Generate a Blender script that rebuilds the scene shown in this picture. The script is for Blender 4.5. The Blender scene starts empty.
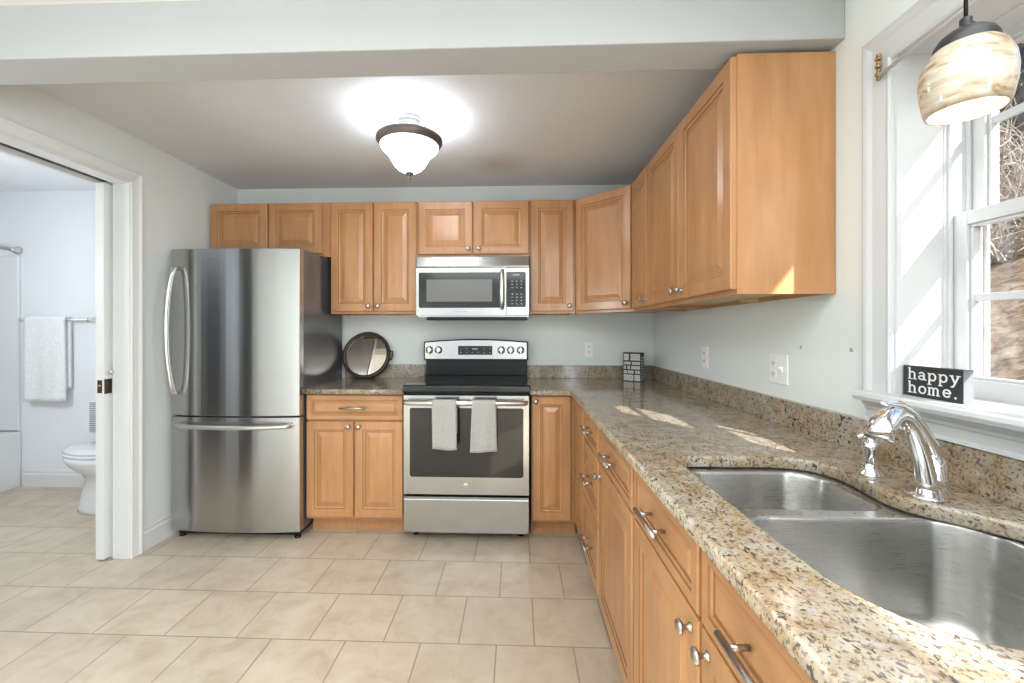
import bpy, bmesh, math, random
from mathutils import Vector, Matrix, noise
PI = math.pi
rnd = random.Random(7)
sc = bpy.context.scene
COL = sc.collection

# ------------------------------------------------------------------ camera, sky, sun, large lights, exposure
cam_d = bpy.data.cameras.new('camera'); cam = bpy.data.objects.new('camera', cam_d); COL.objects.link(cam)
cam.location = (0, -3.187, 1.2545); cam.rotation_euler = (PI/2, 0, 0.0377)
cam_d.sensor_width = 36; cam_d.lens = 427.1*36/1024
cam_d.shift_x = 11.0/1024; cam_d.shift_y = -10.5/1024; cam_d.clip_start = 0.02
sc.camera = cam
sc.view_settings.view_transform = 'Standard'; sc.view_settings.look = 'None'
sc.view_settings.gamma = 1; sc.view_settings.use_curve_mapping = False
sc.view_settings.exposure = 1.08
try:
    sc.cycles.use_denoising = True; sc.cycles.max_bounces = 10; sc.cycles.sample_clamp_indirect = 6
    sc.cycles.caustics_reflective = False; sc.cycles.caustics_refractive = False
except Exception: pass
world = bpy.data.worlds.new('sky'); sc.world = world; world.use_nodes = True
wn = world.node_tree.nodes; wn.clear()
sky = wn.new('ShaderNodeTexSky'); sky.sky_type = 'NISHITA'; sky.sun_disc = False
sky.sun_elevation = math.radians(33); sky.sun_rotation = math.radians(150); sky.air_density = 1.2
bgn = wn.new('ShaderNodeBackground'); bgn.inputs[1].default_value = 0.17
wo = wn.new('ShaderNodeOutputWorld')
world.node_tree.links.new(sky.outputs[0], bgn.inputs[0]); world.node_tree.links.new(bgn.outputs[0], wo.inputs[0])

def lamp(name, kind, loc, energy, color=(1,1,1), size=None, size_y=None, direction=None, radius=None):
    d = bpy.data.lights.new(name, kind); d.energy = energy; d.color = color
    o = bpy.data.objects.new(name, d); COL.objects.link(o); o.location = loc
    if kind == 'AREA':
        d.shape = 'RECTANGLE'; d.size = size; d.size_y = size_y or size
    if radius is not None: d.shadow_soft_size = radius
    if direction: o.rotation_euler = Vector(direction).to_track_quat('-Z', 'Y').to_euler()
    return o
SUN_DIR = Vector((-1, 1.75, -1.30))
s = lamp('sun', 'SUN', (6, -10, 9), 6.6, (1.0, 0.975, 0.94), direction=SUN_DIR); s.data.angle = math.radians(0.5)
# unseen fill lights added behind the camera to brighten the kitchen
lamp('rear_fill', 'AREA', (-1.15, -6.40, 1.05), 6, (0.88, 0.955, 1.0), 1.6, 2.0, (0, 1, 0.0))
lamp('side_fill', 'AREA', (0.97, -4.6, 1.40), 48, (0.88, 0.955, 1.0), 2.0, 1.36, (-1, 0, 0))
# added overhead fill behind the camera, then the unseen bathroom light
lamp('overhead_fill', 'AREA', (-.2, -4.2, 2.27), 50, (0.88, 0.955, 1.0), 2.7, 3.4, (0, 0, -1))
lamp('bathroom_light', 'POINT', (-3.2, -1.3, 1.65), 17, (0.90, 0.96, 1.0), radius=.12)  # hung well below the ceiling so that the ceiling brightens too

# ------------------------------------------------------------------ materials
def mat(name, color=(.8,.8,.8), rough=.5, metal=0.0, **kw):
    m = bpy.data.materials.new(name); m.use_nodes = True
    b = m.node_tree.nodes['Principled BSDF']
    b.inputs['Base Color'].default_value = (*color, 1); b.inputs['Roughness'].default_value = rough
    b.inputs['Metallic'].default_value = metal
    for k, v in kw.items(): b.inputs[k.replace('_', ' ')].default_value = v
    return m
def nt(m): return m.node_tree, m.node_tree.nodes, m.node_tree.links, m.node_tree.nodes['Principled BSDF']
def ramp(nodes, stops):
    r = nodes.new('ShaderNodeValToRGB'); e = r.color_ramp.elements
    e[0].position, e[0].color = stops[0][0], (*stops[0][1], 1)
    e[1].position, e[1].color = stops[-1][0], (*stops[-1][1], 1)
    for p, c in stops[1:-1]:
        n = e.new(p); n.color = (*c, 1)
    return r
def mixc(nodes, links, fac, a, b, mode='MIX'):
    n = nodes.new('ShaderNodeMix'); n.data_type = 'RGBA'; n.blend_type = mode
    for sock, v in ((n.inputs[0], fac), (n.inputs[6], a), (n.inputs[7], b)):
        if isinstance(v, bpy.types.NodeSocket): links.new(v, sock)
        elif isinstance(v, (int, float)): sock.default_value = v
        else: sock.default_value = (*v, 1)
    return n.outputs[2]
def coords(nodes, links, scale=(1,1,1), randomize=True, loc=(0,0,0)):
    tc = nodes.new('ShaderNodeTexCoord'); mp = nodes.new('ShaderNodeMapping')
    mp.inputs['Scale'].default_value = scale; mp.inputs['Location'].default_value = loc
    src = tc.outputs['Object']
    if randomize:
        oi = nodes.new('ShaderNodeObjectInfo'); ml = nodes.new('ShaderNodeMath'); ml.operation = 'MULTIPLY'
        ml.inputs[1].default_value = 17.3; links.new(oi.outputs['Random'], ml.inputs[0])
        ad = nodes.new('ShaderNodeVectorMath'); ad.operation = 'ADD'
        links.new(src, ad.inputs[0]); links.new(ml.outputs[0], ad.inputs[1]); src = ad.outputs[0]
    links.new(src, mp.inputs[0]); return mp.outputs[0]
def noise_n(nodes, links, vec, scale, detail=4, rough=.55, dist=0):
    n = nodes.new('ShaderNodeTexNoise'); n.inputs['Scale'].default_value = scale; n.inputs['Detail'].default_value = detail
    n.inputs['Roughness'].default_value = rough; n.inputs['Distortion'].default_value = dist
    links.new(vec, n.inputs['Vector']); return n.outputs['Fac']
def bump(nodes, links, b, h, strength=.2, dist=.01):
    n = nodes.new('ShaderNodeBump'); n.inputs['Strength'].default_value = strength; n.inputs['Distance'].default_value = dist
    links.new(h, n.inputs['Height']); links.new(n.outputs[0], b.inputs['Normal'])

def wood(name, c0, c1, c2, rough=.33, horizontal=False):
    m = mat(name, c1, rough, Coat_Weight=.25, Coat_Roughness=.15); t, n, l, b = nt(m)
    sc_ = (2.2, 9, 9) if horizontal else (9, 9, 1.1)
    v = coords(n, l, sc_)
    f = noise_n(n, l, v, 2.4, 6, .6, .6)
    v2 = coords(n, l, (1.4, 1.4, .7)); f2 = noise_n(n, l, v2, 3.0, 3)
    r = ramp(n, [(.28, c0), (.5, c1), (.75, c2)]); l.new(f, r.inputs[0])
    r2 = ramp(n, [(.3, (.86, .84, .80)), (.7, (1.08, 1.08, 1.08))]); l.new(f2, r2.inputs[0])
    l.new(mixc(n, l, 1.0, r.outputs[0], r2.outputs[0], 'MULTIPLY'), b.inputs['Base Color'])
    v3 = coords(n, l, (60, 60, 4) if not horizontal else (4, 60, 60))
    bump(n, l, b, noise_n(n, l, v3, 3, 2), .04, .002)
    return m
M = {}
M['wood'] = wood('maple_wood', (.42, .195, .078), (.48, .238, .102), (.535, .282, .130))
M['wood_h'] = wood('maple_wood_across', (.42, .195, .078), (.48, .238, .102), (.535, .282, .130), horizontal=True)
M['glaze'] = mat('brown_glaze_line', (.27, .125, .045), .4)
M['raw_wood'] = mat('raw_cabinet_bottom', (.62, .47, .27), .6)
M['dark_gap'] = mat('dark_gap', (.02, .018, .016), .7)

def wallpaint(name, c, bs=.05):
    m = mat(name, c, .75); t, n, l, b = nt(m)
    v = coords(n, l, (1,1,1), False)
    f = noise_n(n, l, v, 1.1, 3)
    r = ramp(n, [(.3, tuple(x*.97 for x in c)), (.7, tuple(min(1, x*1.03) for x in c))]); l.new(f, r.inputs[0])
    l.new(r.outputs[0], b.inputs['Base Color'])
    bump(n, l, b, noise_n(n, l, v, 130, 2), bs, .002); return m
M['wall'] = wallpaint('pale_grey_green_paint', (.75, .785, .77))
M['white_wall'] = wallpaint('white_paint', (.80, .82, .85))
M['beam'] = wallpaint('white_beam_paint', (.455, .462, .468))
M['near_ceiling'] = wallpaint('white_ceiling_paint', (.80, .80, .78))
# textured kitchen ceiling with the old stain beside the lamp
m = mat('textured_ceiling_paint', (.70, .715, .745), .85); t, n, l, b = nt(m)
v = coords(n, l, (1,1,1), False)
tc = n.new('ShaderNodeTexCoord'); ds = n.new('ShaderNodeVectorMath'); ds.operation = 'DISTANCE'
l.new(tc.outputs['Object'], ds.inputs[0]); ds.inputs[1].default_value = (-.12, -.42, 2.336)
r = ramp(n, [(.0, (.80, .72, .66)), (.22, (1, 1, 1))]); l.new(ds.outputs['Value'], r.inputs[0])
l.new(mixc(n, l, 1.0, (.70, .715, .745), r.outputs[0], 'MULTIPLY'), b.inputs['Base Color'])
bump(n, l, b, noise_n(n, l, v, 75, 3), .45, .004); M['ceiling'] = m
M['trim'] = mat('white_trim_paint', (.72, .725, .72), .35)
M['trim_dimmed'] = mat('white_trim_dimmed_paint', (.57, .575, .58), .35)  # white trim darkened in colour so the sunlit window renders dimmer
M['vinyl'] = mat('white_window_vinyl', (.54, .545, .55), .3)
M['dark_panel'] = mat('dark_panel_finish', (.035, .032, .034), .5)  # for the added panel that shows only as a reflection
M['outdoor_grey'] = mat('flat_outdoor_grey', (.32, .31, .29), .8)  # grey of the sky blocker and the ground before it
M['porcelain'] = mat('white_porcelain', (.74, .75, .76), .08, Coat_Weight=.5)
M['plate'] = mat('white_switch_plastic', (.86, .86, .84), .3)
M['slot'] = mat('dark_slot', (.03, .03, .03), .5)
def steel(name, c, rough, aniso=.7, streak=(1, 1, 60), amt=.06):
    m = mat(name, c, rough, 1.0, Anisotropic=aniso, Anisotropic_Rotation=.25); t, n, l, b = nt(m)
    v = coords(n, l, streak, False); f = noise_n(n, l, v, 8, 3)
    r = n.new('ShaderNodeMapRange'); r.inputs['To Min'].default_value = rough-amt; r.inputs['To Max'].default_value = rough+amt
    l.new(f, r.inputs[0]); l.new(r.outputs[0], b.inputs['Roughness'])
    tg = n.new('ShaderNodeTangent'); tg.direction_type = 'RADIAL'; tg.axis = 'Z'; l.new(tg.outputs[0], b.inputs['Tangent'])
    return m
M['steel'] = steel('brushed_stainless', (.47, .465, .455), .20, .0)
M['fridge_steel'] = steel('fridge_stainless', (.46, .455, .45), .22, .9)
M['sink_steel'] = steel('sink_stainless', (.54, .53, .51), .28, .75, (3, 3, 140), .04)
M['handle_steel'] = mat('satin_handle_metal', (.70, .69, .67), .32, 1.0)
M['nickel'] = mat('satin_nickel', (.46, .43, .40), .30, 1.0)
M['chrome'] = mat('polished_chrome', (.86, .86, .87), .05, 1.0)
M['fridge_side'] = mat('dark_grey_painted_steel', (.17, .172, .18), .18, .5)
M['black_gloss'] = mat('black_glass', (.012, .012, .013), .08)
M['black'] = mat('black_enamel', (.012, .012, .013), .2, Specular_IOR_Level=.25)
M['burner'] = mat('burner_ring_print', (.07, .07, .075), .2)
M['oven_glass'] = mat('dark_oven_glass', (.022, .019, .018), .06)
M['micro_glass'] = mat('dark_microwave_glass', (.02, .02, .02), .08)
M['micro_screen'] = mat('perforated_grey_screen', (.16, .155, .15), .25)
M['legend'] = mat('pale_printed_legend', (.45, .45, .45), .5)
M['bronze'] = mat('brushed_dark_bronze', (.16, .135, .125), .42, .6)
M['charcoal'] = mat('charcoal_painted_metal', (.016, .016, .017), .4)
M['dark_brass'] = mat('dark_latch_metal', (.10, .075, .05), .4, .8)
M['brass'] = mat('aged_brass', (.42, .30, .13), .4, .8)
M['canopy'] = mat('pale_nickel_canopy', (.13, .128, .125), .4, .5)
def terry(name, c):
    m = mat(name, c, .95, Sheen_Weight=.4); t, n, l, b = nt(m); v = coords(n, l, (1,1,1))
    f = noise_n(n, l, v, 260, 3); r = ramp(n, [(.35, tuple(x*.72 for x in c)), (.65, tuple(min(1, x*1.2) for x in c))])
    l.new(f, r.inputs[0]); l.new(r.outputs[0], b.inputs['Base Color']); bump(n, l, b, f, .6, .004); return m
M['grey_towel'] = terry('grey_woven_cloth', (.42, .415, .395))
M['white_towel'] = terry('white_terry', (.84, .84, .84))
M['mirror'] = mat('mirror_glass', (.86, .80, .74), .03, 1.0)
M['tray_rim'] = mat('dark_brown_tray_rim', (.045, .032, .026), .4, .3)
M['sign_black'] = mat('matt_black_paint', (.022, .024, .026), .55)
M['sign_side'] = mat('grey_painted_side', (.16, .17, .175), .5)
M['sign_white'] = mat('white_lettering', (.85, .85, .83), .5)
M['block_grey'] = terry('mottled_white_print', (.60, .60, .57))
# granite
m = mat('speckled_granite', (.6, .5, .4), .10); t, n, l, b = nt(m)
v = coords(n, l, (1,1,1), False)
f1 = noise_n(n, l, v, 24, 6, .70, .2)
r1 = ramp(n, [(.28, (.19, .13, .075)), (.42, (.30, .235, .16)), (.55, (.37, .32, .25)), (.72, (.42, .395, .345))]); l.new(f1, r1.inputs[0])
f2 = noise_n(n, l, v, 150, 3, .6, .3)
r2 = ramp(n, [(.38, (.40, .35, .31)), (.47, (1, 1, 1)), (1, (1.06, 1.05, 1.03))]); l.new(f2, r2.inputs[0])
c = mixc(n, l, 1.0, r1.outputs[0], r2.outputs[0], 'MULTIPLY')
f3 = noise_n(n, l, coords(n, l, (1.6, .8, 1), False, (5, 3, 1)), 78, 2, .5, .5)
f5 = noise_n(n, l, coords(n, l, (1, 1, 1), False, (9, 2, 7)), 6.5, 4, .6, .5)
r5 = ramp(n, [(.46, (1, 1, 1)), (.62, (.98, .88, .75))]); l.new(f5, r5.inputs[0])
c = mixc(n, l, 1.0, c, r5.outputs[0], 'MULTIPLY')
r3 = ramp(n, [(.62, (0, 0, 0)), (.655, (1, 1, 1))]); l.new(f3, r3.inputs[0])
c = mixc(n, l, r3.outputs[0], c, (.075, .06, .055))
f4 = noise_n(n, l, coords(n, l, (1, 1, 1), False, (1, 8, 4)), 60, 3, .55, .4)
r4 = ramp(n, [(.57, (0, 0, 0)), (.66, (.7, .7, .7))]); l.new(f4, r4.inputs[0])
c = mixc(n, l, r4.outputs[0], c, (.36, .33, .31))
l.new(c, b.inputs['Base Color']); M['granite'] = m
# floor tile in running bond, 0.3055 m
T = .3052
m = mat('beige_ceramic_tile', (.5, .4, .3), .33); t, n, l, b = nt(m)
tc = n.new('ShaderNodeTexCoord'); mp = n.new('ShaderNodeMapping'); mp.inputs['Location'].default_value = (-.070 + 20*T, 1.1775 + 20*T, 0)
l.new(tc.outputs['Object'], mp.inputs[0])
bk = n.new('ShaderNodeTexBrick'); bk.offset = .5; bk.offset_frequency = 2; bk.squash = 1
bk.inputs['Scale'].default_value = 1; bk.inputs['Mortar Size'].default_value = .0034; bk.inputs['Mortar Smooth'].default_value = .3
bk.inputs['Brick Width'].default_value = T; bk.inputs['Row Height'].default_value = T; bk.inputs['Bias'].default_value = 0
bk.inputs['Color1'].default_value = (.93, .93, .93, 1); bk.inputs['Color2'].default_value = (1.05, 1.04, 1.03, 1); bk.inputs['Mortar'].default_value = (1, 1, 1, 1)
l.new(mp.outputs[0], bk.inputs['Vector'])
v = coords(n, l, (1,1,1), False)
f = noise_n(n, l, v, 7, 8, .62, .5)
r = ramp(n, [(.30, (.46, .375, .27)), (.5, (.56, .475, .365)), (.7, (.62, .54, .435))]); l.new(f, r.inputs[0])
c = mixc(n, l, 1.0, r.outputs[0], bk.outputs['Color'], 'MULTIPLY')
c = mixc(n, l, bk.outputs['Fac'], c, (.34, .265, .19))
l.new(c, b.inputs['Base Color'])
inv = n.new('ShaderNodeMath'); inv.operation = 'SUBTRACT'; inv.inputs[0].default_value = 1; l.new(bk.outputs['Fac'], inv.inputs[1])
ad = n.new('ShaderNodeMath'); ad.operation = 'MULTIPLY_ADD'; l.new(noise_n(n, l, v, 30, 4), ad.inputs[0]); ad.inputs[1].default_value = .25; l.new(inv.outputs[0], ad.inputs[2])
bump(n, l, b, ad.outputs[0], .35, .003); M['tile'] = m
# lamp glass
def lit_glass(name, c, strength):
    m = mat(name, c, .25); b = m.node_tree.nodes['Principled BSDF']
    b.inputs['Emission Color'].default_value = (*c, 1); b.inputs['Emission Strength'].default_value = strength; return m
M['lit_bowl'] = lit_glass('lit_frosted_glass', (.94, .975, 1.0), 6.5)
M['bulb'] = lit_glass('lit_bulb', (1.0, .95, .85), 6)
m = mat('swirled_alabaster_glass', (.9, .8, .65), .2, Coat_Weight=.4); t, n, l, b = nt(m)
v = coords(n, l, (1, 1, 3.0), False); f = noise_n(n, l, v, 9, 5, .55, 2.2)
r = ramp(n, [(.34, (.22, .14, .075)), (.44, (.38, .30, .21)), (.54, (.44, .37, .285)), (.68, (.50, .455, .39))]); l.new(f, r.inputs[0])
l.new(r.outputs[0], b.inputs['Base Color']); l.new(r.outputs[0], b.inputs['Emission Color']); b.inputs['Emission Strength'].default_value = .10
M['swirl'] = m
# window glass, thin
m = bpy.data.materials.new('clear_window_glass'); m.use_nodes = True; n = m.node_tree.nodes; l = m.node_tree.links; n.clear()
o = n.new('ShaderNodeOutputMaterial'); mx = n.new('ShaderNodeMixShader'); tr = n.new('ShaderNodeBsdfTransparent'); gl = n.new('ShaderNodeBsdfGlossy')
gl.inputs['Roughness'].default_value = .01; mx.inputs[0].default_value = .05; l.new(tr.outputs[0], mx.inputs[1]); l.new(gl.outputs[0], mx.inputs[2]); l.new(mx.outputs[0], o.inputs[0])
M['glass'] = m
# outdoors
m = mat('dry_leaf_litter', (.3, .2, .12), .9); t, n, l, b = nt(m); v = coords(n, l, (1,1,1), False)
f = noise_n(n, l, v, 5.5, 12, .75, .8)
r = ramp(n, [(.34, (.06, .04, .027)), (.45, (.20, .135, .08)), (.55, (.36, .25, .155)), (.68, (.48, .37, .27))]); l.new(f, r.inputs[0])
l.new(r.outputs[0], b.inputs['Base Color']); bump(n, l, b, f, .9, .08); M['leaves'] = m
m = mat('grey_brown_bark', (.12, .09, .07), .9); t, n, l, b = nt(m); v = coords(n, l, (6, 6, 1.2), False)
f = noise_n(n, l, v, 3, 8, .7); r = ramp(n, [(.35, (.05, .04, .033)), (.65, (.20, .165, .135))]); l.new(f, r.inputs[0])
l.new(r.outputs[0], b.inputs['Base Color']); bump(n, l, b, f, .8, .03); M['bark'] = m
M['twig'] = mat('pale_bare_twig', (.36, .29, .23), .8)
M['needles'] = mat('evergreen_needles', (.035, .075, .03), .7)
M['siding'] = mat('white_exterior_siding', (.75, .75, .73), .6)

# ------------------------------------------------------------------ mesh helpers
class MB:
    def __init__(s): s.v = []; s.f = []; s.m = []; s.sm = []
    def add(s, vs, fs, mi=0, smooth=False):
        o = len(s.v); s.v += [tuple(v) for v in vs]; s.f += [tuple(i+o for i in f) for f in fs]
        s.m += [mi]*len(fs); s.sm += [smooth]*len(fs); return s
    def box(s, x0, x1, y0, y1, z0, z1, mi=0):
        x0, x1 = sorted((x0, x1)); y0, y1 = sorted((y0, y1)); z0, z1 = sorted((z0, z1))
        return s.add([(x0,y0,z0),(x1,y0,z0),(x1,y1,z0),(x0,y1,z0),(x0,y0,z1),(x1,y0,z1),(x1,y1,z1),(x0,y1,z1)],
                     [(0,3,2,1),(4,5,6,7),(0,1,5,4),(1,2,6,5),(2,3,7,6),(3,0,4,7)], mi)
    def prism(s, poly, a, b, axis='x', mi=0):   # poly in the two other axes, extruded from a to b
        n = len(poly)
        def P(p, t):
            if axis == 'x': return (t, p[0], p[1])
            if axis == 'y': return (p[0], t, p[1])
            return (p[0], p[1], t)
        vs = [P(p, a) for p in poly] + [P(p, b) for p in poly]
        fs = [tuple(range(n))[::-1], tuple(range(n, 2*n))] + [(i, (i+1) % n, n+(i+1) % n, n+i) for i in range(n)]
        return s.add(vs, fs, mi)
    def lathe(s, prof, c=(0,0,0), axis='z', seg=32, mi=0, smooth=True, cap=True, sx=1, sy=1):
        vs = []; fs = []
        for r_, h in prof:
            for k in range(seg):
                a = 2*PI*k/seg; x, y = r_*math.cos(a)*sx, r_*math.sin(a)*sy
                p = {'z': (x, y, h), 'y': (x, h, y), 'x': (h, x, y)}[axis]
                vs.append((c[0]+p[0], c[1]+p[1], c[2]+p[2]))
        for i in range(len(prof)-1):
            for k in range(seg):
                k2 = (k+1) % seg; fs.append((i*seg+k, i*seg+k2, (i+1)*seg+k2, (i+1)*seg+k))
        if cap:
            fs.append(tuple(range(seg))[::-1]); fs.append(tuple((len(prof)-1)*seg+k for k in range(seg)))
        return s.add(vs, fs, mi, smooth)
    def tube(s, pts, rad, seg=14, mi=0, smooth=True, flat=1.0, up=None):
        pts = [Vector(p) for p in pts]; n = len(pts)
        rad = rad if isinstance(rad, (list, tuple)) else [rad]*n
        vs = []; fs = []; prev = Vector(up) if up else None
        for i, p in enumerate(pts):
            d = (pts[min(i+1, n-1)] - pts[max(i-1, 0)]).normalized()
            if prev is None: prev = d.orthogonal()
            a = (prev - d*prev.dot(d)).normalized(); b = d.cross(a); prev = a
            for k in range(seg):
                t_ = 2*PI*k/seg; vs.append(p + a*math.cos(t_)*rad[i]*flat + b*math.sin(t_)*rad[i])
        for i in range(n-1):
            for k in range(seg):
                k2 = (k+1) % seg; fs.append((i*seg+k, i*seg+k2, (i+1)*seg+k2, (i+1)*seg+k))
        fs.append(tuple(range(seg))[::-1]); fs.append(tuple((n-1)*seg+k for k in range(seg)))
        return s.add(vs, fs, mi, smooth)
    def loft(s, rings, mi=0, smooth=True, cap0=False, cap1=True):
        n = len(rings[0]); vs = [p for r_ in rings for p in r_]; fs = []
        for i in range(len(rings)-1):
            for k in range(n):
                k2 = (k+1) % n; fs.append((i*n+k, i*n+k2, (i+1)*n+k2, (i+1)*n+k))
        if cap0: fs.append(tuple(range(n))[::-1])
        if cap1: fs.append(tuple((len(rings)-1)*n+k for k in range(n)))
        return s.add(vs, fs, mi, smooth)
    def build(s, name, mats, parent=None, bevel=0, seg=2, fix=True):
        me = bpy.data.meshes.new(name); me.from_pydata(s.v, [], s.f); me.update()
        for m_ in (mats if isinstance(mats, (list, tuple)) else [mats]): me.materials.append(m_)
        for p, i, sm in zip(me.polygons, s.m, s.sm): p.material_index = i; p.use_smooth = sm
        if fix:
            bm = bmesh.new(); bm.from_mesh(me); bmesh.ops.recalc_face_normals(bm, faces=bm.faces); bm.to_mesh(me); bm.free()
        o = bpy.data.objects.new(name, me); COL.objects.link(o)
        if parent: o.parent = parent
        if bevel:
            b = o.modifiers.new('bevel', 'BEVEL'); b.width = bevel; b.segments = seg; b.limit_method = 'ANGLE'; b.angle_limit = .6
            b.harden_normals = False
        return o
def thing(name, label, cat, loc=(0,0,0), rz=0, group=None):
    o = bpy.data.objects.new(name, None); COL.objects.link(o); o.location = loc; o.rotation_euler = (0, 0, rz)
    o.empty_display_size = .05; return tag(o, label, cat, group)
def tag(o, label, cat, group=None, kind=None):
    o['label'] = label; o['category'] = cat
    if group: o['group'] = group
    if kind: o['kind'] = kind
    return o
def structure(o): o['kind'] = 'structure'; return o
def bx(x0, x1, y0, y1, z0, z1): return MB().box(x0, x1, y0, y1, z0, z1)
def smooth_loop(pts, sub=8):
    out = []; n = len(pts)
    for i in range(n):
        p0, p1, p2, p3 = (Vector(pts[(i+k-1) % n]) for k in range(4))
        for j in range(sub):
            t = j/sub
            out.append(.5*((2*p1) + (p2-p0)*t + (2*p0-5*p1+4*p2-p3)*t*t + (3*p1-p0-3*p2+p3)*t**3))
    return out
def rrect(x0, x1, y0, y1, r_, seg=6):
    if not isinstance(r_, (list, tuple)): r_ = [r_]*4
    out = []
    for (cx, cy, a0, rr) in ((x1-r_[0], y1-r_[0], 0, r_[0]), (x0+r_[1], y1-r_[1], PI/2, r_[1]), (x0+r_[2], y0+r_[2], PI, r_[2]), (x1-r_[3], y0+r_[3], 3*PI/2, r_[3])):
        for k in range(seg+1):
            a = a0 + PI/2*k/seg; out.append((cx+rr*math.cos(a), cy+rr*math.sin(a)))
    return out
def slab(name, loops, z0, z1, m_, parent=None, bevel=.006):   # flat slab with holes, rounded edges
    cu = bpy.data.curves.new(name, 'CURVE'); cu.dimensions = '2D'; cu.fill_mode = 'BOTH'
    for lp in loops:
        sp = cu.splines.new('POLY'); sp.points.add(len(lp)-1); sp.use_cyclic_u = True
        for i, p in enumerate(lp): sp.points[i].co = (p[0], p[1], 0, 1)
    h = (z1-z0)/2; cu.extrude = h-bevel; cu.bevel_depth = bevel; cu.bevel_resolution = 2; cu.offset = -bevel
    tmp = bpy.data.objects.new('tmp', cu); COL.objects.link(tmp); tmp.location = (0, 0, 0)
    bpy.context.view_layer.update()
    me = bpy.data.meshes.new_from_object(tmp.evaluated_get(bpy.context.evaluated_depsgraph_get()))
    bpy.data.objects.remove(tmp); bpy.data.curves.remove(cu)
    me.transform(Matrix.Translation((0, 0, (z0+z1)/2))); me.name = name
    me.materials.clear(); me.materials.append(m_)
    o = bpy.data.objects.new(name, me); COL.objects.link(o)
    if parent: o.parent = parent
    return o
def text_mesh(body, size, ext=.0006):
    cu = bpy.data.curves.new('t', 'FONT'); cu.body = body; cu.size = size; cu.extrude = ext; cu.align_x = 'CENTER'; cu.align_y = 'CENTER'
    tmp = bpy.data.objects.new('t', cu); COL.objects.link(tmp); bpy.context.view_layer.update()
    me = bpy.data.meshes.new_from_object(tmp.evaluated_get(bpy.context.evaluated_depsgraph_get()))
    bpy.data.objects.remove(tmp); bpy.data.curves.remove(cu); return me
def text_part(name, body, size, loc, parent, m_, rot=(PI/2, 0, 0)):
    me = text_mesh(body, size); me.materials.clear(); me.materials.append(m_); me.name = name
    o = bpy.data.objects.new(name, me); COL.objects.link(o); o.location = loc; o.rotation_euler = rot; o.parent = parent; return o

# ------------------------------------------------------------------ the room
XR, XL, ZC = 1.003, -2.134, 2.336
YN = -6.5            # rear wall of the open room behind the camera
structure(bx(-5.0, XR+.15, YN-.15, .15, -.10, 0).build('floor', M['tile']))
structure(bx(-2.134, XR+.12, 0, .12, 0, 2.5).build('wall_back', M['wall']))
# right wall with the kitchen window opening
WY0, WY1, WZ0, WZ1 = -2.70, -2.02, 1.05, 1.985
w = MB(); w.box(XR, XR+.12, WY1+.02, .12, 0, 2.5); w.box(XR, XR+.12, -3.55, WY0-.02, 0, 2.5)
w.box(XR, XR+.12, WY0-.02, WY1+.02, 0, WZ0); w.box(XR, XR+.12, WY0-.02, WY1+.02, WZ1+.02, 2.5)
w.box(XR, XR+.12, YN, -5.65, 0, 2.5); w.box(XR, XR+.12, -5.65, -3.55, 0, .7); w.box(XR, XR+.12, -5.65, -3.55, 2.1, 2.5)
structure(w.build('wall_right', M['wall']))
# left wall with the bathroom opening, then the same wall beyond the beam
OY0, OY1, OZ = -1.78, -.917, 2.068
w = MB(); w.box(XL-.190, XL, OY1+.02, .12, 0, 2.5); w.box(XL-.190, XL, OY0, OY1+.02, OZ+.02, 2.5); w.box(XL-.190, XL, YN, OY0, 0, 2.5)
structure(w.build('wall_left', M['wall']))
w = MB(); w.box(XL-.190, -1.95, YN-.12, YN, 0, 2.5); w.box(-.35, XR+.12, YN-.12, YN, 0, 2.5); w.box(-1.95, -.35, YN-.12, YN, 2.1, 2.5)
structure(w.build('wall_rear', M['wall']))
structure(bx(-6, 4, -9.2, -9.1, -.1, 3.2).build('sky_blocker', M['outdoor_grey']))  # unseen screen added to keep bright sky out of the rear opening
structure(bx(-6, 4, -9.1, YN-.15, -.14, -.04).build('ground_patio', M['outdoor_grey']))
structure(bx(XL-.190, XR+.12, -1.72, .12, ZC, ZC+.1).build('ceiling', M['ceiling']))
structure(bx(XL-.190, XR+.12, YN, -1.72, 2.325, 2.40).build('ceiling_near', M['near_ceiling']))
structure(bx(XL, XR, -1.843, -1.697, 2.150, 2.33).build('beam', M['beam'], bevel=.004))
# bathroom shell
structure(bx(-5.0, XL-.190, .12, .24, 0, 2.5).build('wall_bathroom_back', M['white_wall']))
structure(bx(-5.0, -4.85, -2.6, .12, 0, 2.5).build('wall_bathroom_left', M['white_wall']))
structure(bx(-4.85, XL-.190, -2.72, -2.6, 0, 2.5).build('wall_bathroom_front', M['white_wall']))
structure(bx(-5.0, XL-.190, -2.7, .12, 2.385, 2.46).build('ceiling_bathroom', M['white_wall']))
def base_profile(t=.014, h=.137): return [(0, 0), (t, 0), (t, h*.72), (t*.55, h*.80), (t*.55, h*.90), (t*.25, h), (0, h)]
def board(name, poly, a, b, axis, m_=None): return structure(MB().prism(poly, a, b, axis).build(name, m_ or M['trim']))
board('baseboard_left', [(XL + p[0], p[1]) for p in base_profile()], -.84, 0, 'y')
board('baseboard_bathroom', [(.12 - p[0], p[1]) for p in base_profile(.014, .135)], -3.99, XL-.19, 'x')
structure(bx(-3.80, -3.16, -2.60, -2.57, 0, 2.03).build('reflected_dark_panel', M['dark_panel'], bevel=.003))  # unseen dark panel added to give the refrigerator its dark reflected band
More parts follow.
